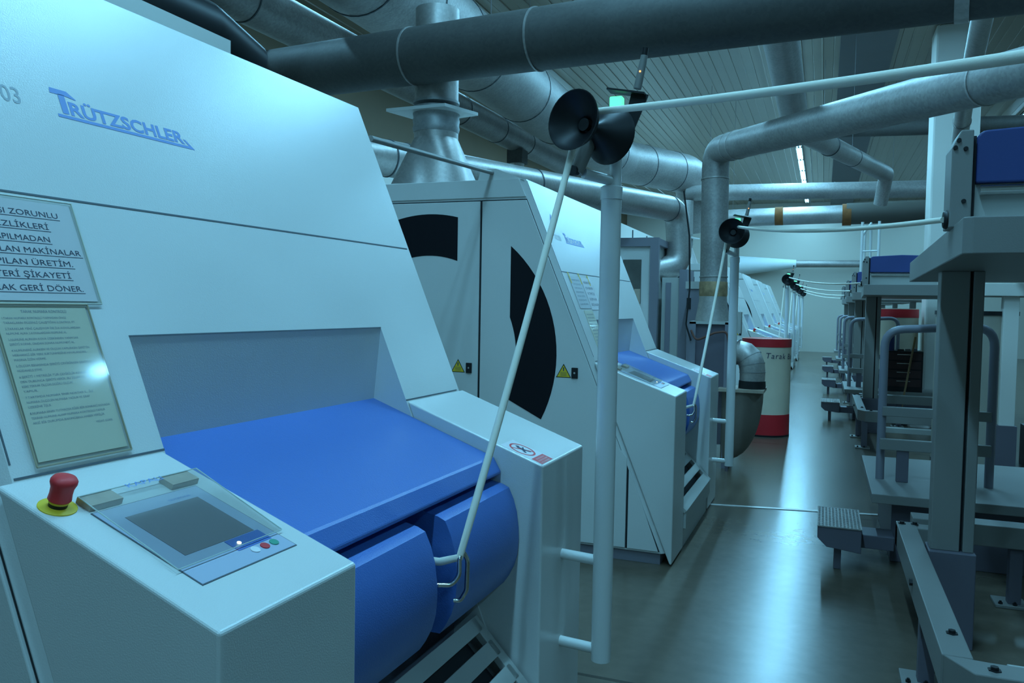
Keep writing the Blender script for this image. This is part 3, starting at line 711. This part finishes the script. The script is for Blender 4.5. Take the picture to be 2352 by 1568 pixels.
# ------------------------------------------------------------------ ducts
def ring(mb, p, d, r, wd=.012, th=.006):
    d = Vector(d).normalized()
    mb.lathe(Vector(p)-d*wd/2, d, [(r-.004, 0), (r+th, 0), (r+th, wd), (r-.004, wd)], 36)
def duct(name, label, pts, r, mat, rings=(), elbow=0.0, ring_mat=None, n=32, group=None, seg=6, hang=()):
    t = thing(name, label, 'duct', pts[0], 0, group)
    q_ = bend(pts, elbow, seg) if elbow and len(pts) > 2 else [Vector(p) for p in pts]
    rr = [r[0]+(r[1]-r[0])*i/(len(q_)-1) for i in range(len(q_))] if isinstance(r, tuple) else r
    m = MB(); m.tube(q_, rr, n); m.build('duct_pipe', mat, t, smooth=True)
    P = [Vector(p) for p in pts]
    for (i, s) in rings:
        a, b = P[i], P[i+1]; m = MB(); ring(m, a.lerp(b, s), b-a, r if not isinstance(r, tuple) else r[0]+(r[1]-r[0])*(i+s)/(len(P)-1)); m.build('joint_ring', ring_mat or mat, t, smooth=True)
    for (hx, hy, hz) in hang:
        m = MB(); m.tube([(hx, hy, hz), (hx, hy, CEIL+.004)], .003, 6); m.build('hanger_rod', BEAM, t)
    return t
RIM = galv('ring_steel', (.36, .36, .36), .45, .5)
BLK = paint('dark_ring', (.06, .07, .08), .5)
duct('air_duct', 'shade-darkened round duct crossing overhead in front, from the nearest machine to the upper right', [(-4.3, 4.97, 3.13), (2.3, 4.02, 2.99)], .178, GALVD, [(0, .27), (0, .405), (0, .86)], ring_mat=GALV, hang=[(-1.95, 4.63, 3.23)])
m = MB(); pc = Vector((-4.3, 4.97, 3.13)).lerp(Vector((2.3, 4.02, 2.99)), .735); ring(m, pc, (6.6, -.95, -.14), .178, .06, .008); m.tube([pc+Vector((0, 0, .18)), (pc.x, pc.y, CEIL)], .004, 6)
o = m.build('duct_hanger', GALVB); tag(o, 'metal hanger strap holding the front overhead duct at the upper right', 'hanger')
duct('air_duct', 'largest spiral duct running away on the left and turning down behind the elbow pipe', [(-2.75, -1.0, 3.68), (-3.35, 9.8, 3.97), (-3.3, 13.5, 3.97), (-2.35, 15.3, 3.97), (-2.2, 15.6, 3.0)], .35, GALV, [(0, .42), (0, .55), (0, .62), (0, .70), (0, .76), (0, .9), (1, .1), (1, .8), (2, .3), (2, .7)], .45, BLK, hang=[(-3.0, 3, 4.13), (-3.3, 9, 4.3)])
duct('air_duct', 'narrower round duct running along the left below the largest spiral duct', [(-4.35, -1.0, 3.78), (-3.95, 12.5, 3.78)], .175, GALV, [(0, .3), (0, .45), (0, .58), (0, .66), (0, .72), (0, .80), (0, .87)], 0, BLK, hang=[(-4.2, 4, 3.94), (-4, 11, 3.94)])
L2 = bpy.data.objects['air_duct.002']
m = MB(); m.box(-4.09, -3.87, 10.35, 10.57, 3.44, 3.62); bb = m.build('branch_box', GALVD, L2)
m = MB(); m.lathe((-3.98, 10.46, 3.27), (0, 0, 1), [(.07, 0), (.072, .05), (.10, .17)], 20); m.build('branch_cone', GALVB, bb, smooth=True)
duct('air_duct', 'pale lit round duct passing over the second machine and bending down into the cabinet', [(-4.7, 3.9, 2.70), (-3.45, 5.87, 2.70), (-1.70, 9.95, 2.70), (-1.66, 10.0, 2.02), (-2.0, 9.75, 1.93)], .15, GALVB, [(1, .02), (1, .06), (1, .42), (1, .96)], .22, BLK, hang=[(-4.3, 4.54, 2.84)])
duct('air_duct', 'steel pipe rising from the fan unit and elbowing overhead to the upper right', [(-1.0, 8.0, 1.76), (-1.02, 8.05, 3.03), (1.9, 3.35, 2.62)], .128, GALV, [(0, .04), (0, .78), (1, .06), (1, .085), (1, .62), (1, .72)], .16, GALVB)
rt = MB(); rt.lathe((-1.0, 8.0, 1.625), (0, 0, 1), [(.13, 0), (.134, .02), (.134, .13), (.13, .14)], 32)
tag(rt.build('pipe_sleeve', paint('rust_stained_sleeve', (.40, .27, .15), .6, .2, 30, .85, 16, metallic=.3), smooth=True), 'rust stained sleeve joining the steel pipe to the fan unit cone', 'pipe sleeve')
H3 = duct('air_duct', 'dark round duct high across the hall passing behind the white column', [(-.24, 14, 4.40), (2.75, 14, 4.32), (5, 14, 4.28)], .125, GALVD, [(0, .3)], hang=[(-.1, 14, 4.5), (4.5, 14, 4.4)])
duct('air_duct', 'round duct across the hall beneath the ceiling, upper of two behind the steel pipe', [(-2.4, 15, 3.60), (2.6, 15, 3.53)], .14, GALV, [(0, .3), (0, .5), (0, .67)], ring_mat=GALV, hang=[(-2.0, 15, 3.73), (1.0, 15, 3.7)])
h2 = duct('air_duct', 'round duct across the hall with rust bands, lower of two behind the steel pipe', [(-2.4, 16.2, 3.25), (.33, 16.2, 3.295)], .165, GALVB, [(0, .2)], hang=[(-1.7, 16.2, 3.4), (-.3, 16.2, 3.44)])
m = MB(); m.tube([(.33, 16.2, 3.295), (2.4, 16.2, 3.33)], .195, 28); m.build('wrapped_section', paint('tarred_wrap', (.10, .09, .075), .6), h2, smooth=True)
for s, r_ in ((-.92, .172), (.26, .20)):
    m = MB(); m.lathe((s, 16.2, 3.28), (1, 0, .016), [(.1, 0), (r_, 0), (r_, .15), (.1, .15)], 28); m.build('rust_band', RUST, h2, smooth=True)
duct('air_duct', 'round duct dropping from overhead, running away and bending diagonally to the right', [(-.45, 4.9, 3.93), (-.37, 10.1, 3.62), (.86, 14.3, 3.70), (.80, 14.5, 3.25)], (.15, .105), GALV, [(0, .55), (1, .3), (1, .55)], .12, BLK, hang=[(-.41, 7.0, 3.95), (.3, 12.4, 3.8)])
duct('thin_pipe', 'thin shiny pipe in torn plastic slanting down at the upper right beside the column', [(.74, 4.6, 3.36), (.92, 6.86, 3.04), (1.26, 10.1, 2.56)], .060, GALVB, [(0, .7), (1, .1)], ring_mat=GALV)
wd = thing('wall_duct', 'narrow duct with pale cone fixed along the back wall', 'duct', (-3, 31.6, 3.2))
m = MB(); m.tube([(-3.0, 31.6, 3.16), (-1.0, 31.6, 3.22)], [.36, .15], 28); m.build('cone', paint('pale_cone', (.75, .8, .8), .6), wd, smooth=True)
m = MB(); m.tube([(-1.0, 31.6, 3.22), (3.2, 31.6, 3.22)], .13, 24); m.build('duct_pipe', GALV, wd, smooth=True)
# suction pipes on the machine tops
def suction(label, x, y):
    t = thing('suction_pipe', label, 'pipe', (x, y, ZT), 0, 'suction pipes on machine tops')
    m = MB(); m.tube([(x, y, 2.84), (x, y, 3.45)], .146, 32); m.build('vertical_pipe', GALVB, t, smooth=True)
    for z in (2.80, 2.84):
        m = MB(); ring(m, (x, y, z), (0, 0, 1), .148, .016, .006); m.build('joint_ring', RIM, t, smooth=True)
    m = MB(); m.prism_z([(x-.28, y-.18), (x+.16, y-.2), (x+.26, y+.1), (x-.18, y+.2)], 2.765, 2.785); m.build('flange_plate', WHITE, t)
    m = MB(); m.lathe((x, y, 2.64), (0, 0, 1), [(.15, 0), (.158, .03), (.152, .05), (.158, .08), (.152, .1), (.158, .125), (.15, .13)], 32); m.build('rubber_sleeve', RIM, t, smooth=True)
    n = 32; r0 = [(x+.148*math.cos(2*PI*k/n), y+.148*math.sin(2*PI*k/n)) for k in range(n)]
    def sq(k):
        a = 2*PI*k/n; c_, s_ = math.cos(a), math.sin(a); mm = max(abs(c_), abs(s_)); return (x+.25*c_/mm, y+.16*s_/mm)
    m = MB(); m.loft([[(p[0], p[1], 2.645) for p in r0], [(p[0], p[1], 2.60) for p in r0]])
    top = [m.bm.verts.new((p[0], p[1], 2.60)) for p in r0]
    cor = [m.bm.verts.new((x+.25*a, y+.17*b, ZT)) for a, b in ((1, 1), (-1, 1), (-1, -1), (1, -1))]
    for k in range(4):
        for j in range(n//4):
            i0 = k*n//4+j; m.bm.faces.new((top[i0], top[(i0+1) % n], cor[k]))
        m.bm.faces.new((top[((k+1)*n//4) % n], cor[(k+1) % 4], cor[k]))
    tc_ = m.build('transition_cone', GALVB, t, smooth=True)
    tc_.data.set_sharp_from_angle(angle=math.radians(16))
    return t
sp = suction('galvanised suction pipe with white flange plate rising from the second machine', -2.46, 4.93)
dup(sp, (-2.40, 14.9, ZT), 0, 'far suction pipe on the first of the far machines, beside the guide pole')
m = MB(); m.tube([(-1.72, 2.86, 2.16), (-1.955, 4.72, 2.325)], .013, 12)
tag(m.build('tie_rod', GREYGREEN, smooth=True), 'thin grey tie rod from the nearest machine to the bracket on the second machine', 'rod')
# behind the nearest machine
m = MB(); m.box(-3.25, -2.6, .6, 3.08, 2.35, 2.70); o = m.build('cable_trunking', PALE)
tag(o, 'grey rectangular trunking running behind the top edge of the nearest machine', 'trunking')
m = MB(); q_ = bend([(-3.0, .4, 2.86), (-3.0, 3.35, 2.90), (-3.0, 3.7, 2.80)], .1)
m.tube(q_, .125, 24); tag(m.build('black_hose', BLACK, smooth=True), 'black flexible hose lying on the grey trunking at the upper left', 'hose')

# ------------------------------------------------------------------ cabinets and fan unit beyond the second machine
cb = thing('tall_cabinet', 'tall grey framed cabinet with a small dark window behind the second machine', 'cabinet', (-2.2, 9.3, 0))
m = MB(); m.box(-2.7, -1.84, 9.32, 10.2, 0, 2.27); m.build('cabinet_body', WHITE, cb)
for a in ((-1.88, -1.785, 9.28, 9.36, 0, 2.31), (-2.72, -2.62, 9.28, 9.36, 0, 2.31), (-2.62, -1.88, 9.28, 9.36, 2.21, 2.31), (-1.86, -1.785, 10.1, 10.2, 0, 2.31), (-1.86, -1.785, 9.36, 10.1, 2.23, 2.305)):
    m = MB(); m.box(*a); m.build('frame_post', GREYBLUE, cb)
m = MB(); m.box(-2.2, -1.985, 9.305, 9.325, 1.55, 2.06); wn = m.build('window', paint('dusty_window', (.10, .10, .09), .3, var=.5, vscale=6), cb)
m = MB(); m.box(-2.06, -1.99, 9.30, 9.308, 1.4, 1.72); m.build('wood_strip', TAPE, wn)
cb2 = thing('low_cabinet', 'blue grey panelled cabinet right of the tall cabinet, under the bent duct', 'cabinet', (-1.6, 9.6, 0))
m = MB(); m.box(-1.765, -1.56, 9.45, 10.2, 0, 1.86); m.build('cabinet_body', PALE, cb2)
m = MB(); m.box(-1.72, -1.66, 9.435, 9.46, .5, 1.8); m.build('recessed_panel', GREYBLUE, cb2)
m = MB(); m.box(-1.56, -1.47, 9.40, 9.9, 0, 1.95); m.build('frame_post', GREYBLUE, cb2)
cb3 = thing('switch_cabinet', 'narrow slate blue cabinet between the panelled cabinet and the fan unit', 'cabinet', (-1.3, 9.3, 0))
m = MB(); m.box(-1.40, -1.20, 9.0, 9.6, 0, 1.72); m.build('cabinet_body', GREYBLUE, cb3)
m = MB(); m.box(-1.42, -1.18, 8.98, 9.62, 1.72, 1.80); m.build('cabinet_top', PALE, cb3)
m = MB(); m.box(-1.405, -1.36, 8.985, 9.0, 1.50, 1.62); m.build('black_switch', BLACK, cb3)
fu = thing('fan_unit', 'slate blue fan unit with steel cone under the vertical pipe', 'fan', (-1.0, 8.0, 0))
m = MB(); m.box(-1.15, -.84, 7.86, 8.16, .22, 1.36); m.build('fan_box', SOCKET, fu)
for a in ((-1.19, -1.13, 7.82, 7.88, 0, 1.38), (-.86, -.80, 7.82, 7.88, 0, 1.38), (-1.19, -1.13, 8.13, 8.19, 0, 1.38), (-.86, -.80, 8.13, 8.19, 0, 1.38)):
    m = MB(); m.box(*a); m.build('corner_post', GREYBLUE, fu)
m = MB(); m.box(-1.19, -.80, 7.82, 8.19, 1.36, 1.385); m.build('top_plate', PALE, fu)
n = 32
m = MB(); m.loft([[(-1.0+.128*math.cos(2*PI*k/n), 8.0+.128*math.sin(2*PI*k/n), 1.64) for k in range(n)], [(-1.0+.132*math.cos(2*PI*k/n), 8.0+.132*math.sin(2*PI*k/n), 1.58) for k in range(n)], [(-1.0+.165*math.cos(2*PI*k/n), 8.0+.15*math.sin(2*PI*k/n), 1.385) for k in range(n)]]); m.build('steel_cone', GALVB, fu, smooth=True)
m = MB(); m.box(-.80, -.72, 7.86, 7.98, 1.28, 1.48); m.build('motor_box', PALE, fu)
m = MB(); m.box(-.80, -.77, 7.82, 7.90, .62, .84); m.build('switch_box', PALE, fu)
cabm = paint('brown_cable', (.16, .06, .04), .6)
m = MB(); m.tube(bend([(-1.17, 7.80, 1.30), (-1.12, 7.78, 1.20), (-.95, 7.78, 1.28), (-.84, 7.79, 1.30), (-.80, 7.79, 1.10), (-.79, 7.79, .95)], .05), .010, 8); m.build('cable', cabm, fu, smooth=True)
m = MB(); m.tube(bend([(-1.28, 7.84, 2.62), (-1.22, 7.86, 2.2), (-1.20, 7.84, 1.7), (-1.22, 7.8, 1.35), (-1.17, 7.80, 1.20)], .1), .008, 8); tag(m.build('hanging_cable', BLACK, smooth=True), 'dark cable hanging down left of the vertical steel pipe', 'cable')
eb_ = thing('elbow_pipe', 'bright steel elbow pipe curving down from the fan unit into the hopper', 'pipe', (-.8, 7.85, 1.0))
pts = [(-.80, 7.95, 1.13), (-.72, 7.92, 1.13)]+[(-.72+.10*math.sin(a), 7.92-.03*math.sin(a), 1.03-.0+.10*math.cos(a)) for a in (.35, .7, 1.05, 1.4, 1.57)]+[(-.62, 7.88, .90), (-.62, 7.88, .82)]
pts = [(-.82, 7.95, 1.10), (-.74, 7.93, 1.10), (-.68, 7.915, 1.085), (-.635, 7.90, 1.045), (-.612, 7.89, .985), (-.605, 7.885, .92), (-.605, 7.885, .83)]
m = MB(); m.tube(pts, [.108, .112, .116, .118, .118, .116, .114], 28); m.build('elbow', GALVB, eb_, smooth=True)
for i in (1, 3, 4, 5):
    m = MB(); ring(m, pts[i], Vector(pts[i+1])-Vector(pts[i-1]), .1175, .006, .003); m.build('joint_ring', RIM, eb_, smooth=True)
hp = thing('waste_hopper', 'dark grey rounded waste hopper with a pale rim under the steel elbow', 'hopper', (-.68, 7.85, 0))
m = MB(); m.lathe((-.605, 7.885, .765), (0, 0, 1), [(.11, 0), (.125, 0), (.12, .075), (.10, .075)], 28); m.build('rubber_collar', BLACK, hp, smooth=True)
rg = []
for k in range(11):
    a = k/10*PI/2; zz = .745-.665*math.sin(a); rx = .02+.36*math.cos(a)**.8 if k < 10 else .03
    rg.append([(-.88+rx*(.5+.5*math.cos(b))*1.0 - .0, 7.9+.20*math.sin(b)*(.3+.7*math.cos(a)), zz) for b in [2*PI*i/24 for i in range(24)]])
m = MB(); m.loft(rg); m.build('hopper_body', BAGM, hp, smooth=True)
m = MB(); m.box(-.90, -.485, 7.68, 8.10, .742, .768); m.build('hopper_rim', TAPE, hp)
m = MB(); m.tube([(-.80, 7.72, 0), (-.80, 7.72, .75)], .015, 10); m.build('support', SOCKET, hp)
m = MB(); m.tube([(-.80, 8.06, 0), (-.80, 8.06, .75)], .015, 10); m.build('support', SOCKET, hp)

# ------------------------------------------------------------------ things further back
wf = thing('white_draw_frame', 'white post and table of a frame standing further right, beyond the near coiler', 'frame', (1.66, 8.9, 0))
m = MB(); m.box(1.39, 3.2, 8.80, 9.55, 1.675, 1.795); m.build('table_top', WALLW, wf, bevel=.005)
for x in (1.595, 3.0):
    m = MB(); m.box(x, x+.13, 8.87, 9.0, .44, 1.675); m.build('post', WALLW, wf, bevel=.004)
    m = MB(); m.box(x-.02, x+.15, 8.85, 9.02, 0, .44); m.build('post_socket', SOCKET, wf)
m = MB(); m.box(1.9, 2.95, 8.86, 9.5, 0, .4); m.build('base', SOCKET, wf)
tc = thing('tool_cabinet', 'black drawer cabinet with clutter on top seen through the guard rail', 'cabinet', (1.05, 12.4, .43))
m = MB(); m.box(.82, 1.27, 12.15, 12.55, .43, .98); m.build('cabinet_body', BLACK, tc)
for z in (.50, .62, .74, .86):
    m = MB(); m.box(.84, 1.25, 12.138, 12.152, z, z+.10); dw = m.build('drawer', paint('dark_drawer', (.05, .02, .02), .5), tc)
    m = MB(); m.box(.95, 1.12, 12.128, 12.14, z+.07, z+.08); m.build('drawer_handle', STEEL, dw)
m = MB(); m.lathe((.87, 12.3, .98), (0, 0, 1), [(.055, 0), (.055, .2), (.045, .215), (.02, .215)], 20); tag(m.build('blue_canister', DEEPBLUE, smooth=True), 'small blue canister standing on the black drawer cabinet', 'canister')
for k, (x, s) in enumerate(((1.0, .04), (1.09, .03), (1.17, .035))):
    m = MB(); m.box(x-s, x+s, 12.25, 12.35, .98, 1.0+.008*k); tag(m.build('tool_box', (BLACK, GREYGREEN, GREYBLUE)[k]), ('flat black tool on the drawer cabinet beside the blue canister', 'flat grey tool in the middle of the drawer cabinet top', 'small bluish tool at the right end of the drawer cabinet top')[k], 'tool')
br = thing('broom', 'broom with brown handle leaning by the black drawer cabinet', 'broom', (.98, 11.95, 0))
m = MB(); m.tube([(.985, 11.93, .06), (1.15, 12.0, 1.18)], .013, 10); m.build('handle', WOOD, br, smooth=True)
m = MB(); m.box(.90, 1.07, 11.90, 11.96, 0, .07); m.build('brush_head', DARK, br)
m = MB(); rg = []
for k in range(9):
    a = k/8; z = .0+.19*a; s = (1-a**2.2)**.5 if a < 1 else .04
    rg.append([(1.23+(.14*s+.012*math.sin(5*b+k))*math.cos(b), 11.90+(.12*s+.010*math.sin(4*b+2*k))*math.sin(b), z) for b in [2*PI*i/20 for i in range(20)]])
m.loft(rg); tag(m.build('white_sack', BAGW, smooth=True), 'crumpled white sack on the floor behind the guard rail', 'sack')
pr_ = thing('pipe_rack', 'white upright pipe rack standing on the third coiler table', 'rack', (.64, 14.9, 1.808))
for (x, y) in ((.55, 14.6), (.61, 15.1), (.70, 15.0), (.80, 14.5)):
    m = MB(); m.tube([(x, y, 1.808), (x, y, 2.98)], .022, 12); m.build('upright_pipe', WHITE, pr_, smooth=True)
m = MB(); m.tube([(.55, 14.6, 2.75), (.70, 15.0, 3.0)], .018, 10); m.build('brace', WHITE, pr_, smooth=True)
m = MB(); m.tube([(.55, 14.6, 2.5), (.80, 14.5, 2.5)], .014, 10); m.build('brace', WHITE, pr_, smooth=True)
ah = thing('duct_cabinet', 'long pale panelled air cabinet far back on the left', 'cabinet', (-4.2, 19, 0))
m = MB(); m.box(-5.6, -4.2, 15.8, 27, 0, 3.35); m.build('cabinet_body', WALLW, ah)
for y in (17.0, 18.6, 20.2, 22, 24):
    m = MB(); m.box(-4.21, -4.18, y, y+.05, .2, 3.3); m.build('panel_joint', SEAM, ah)
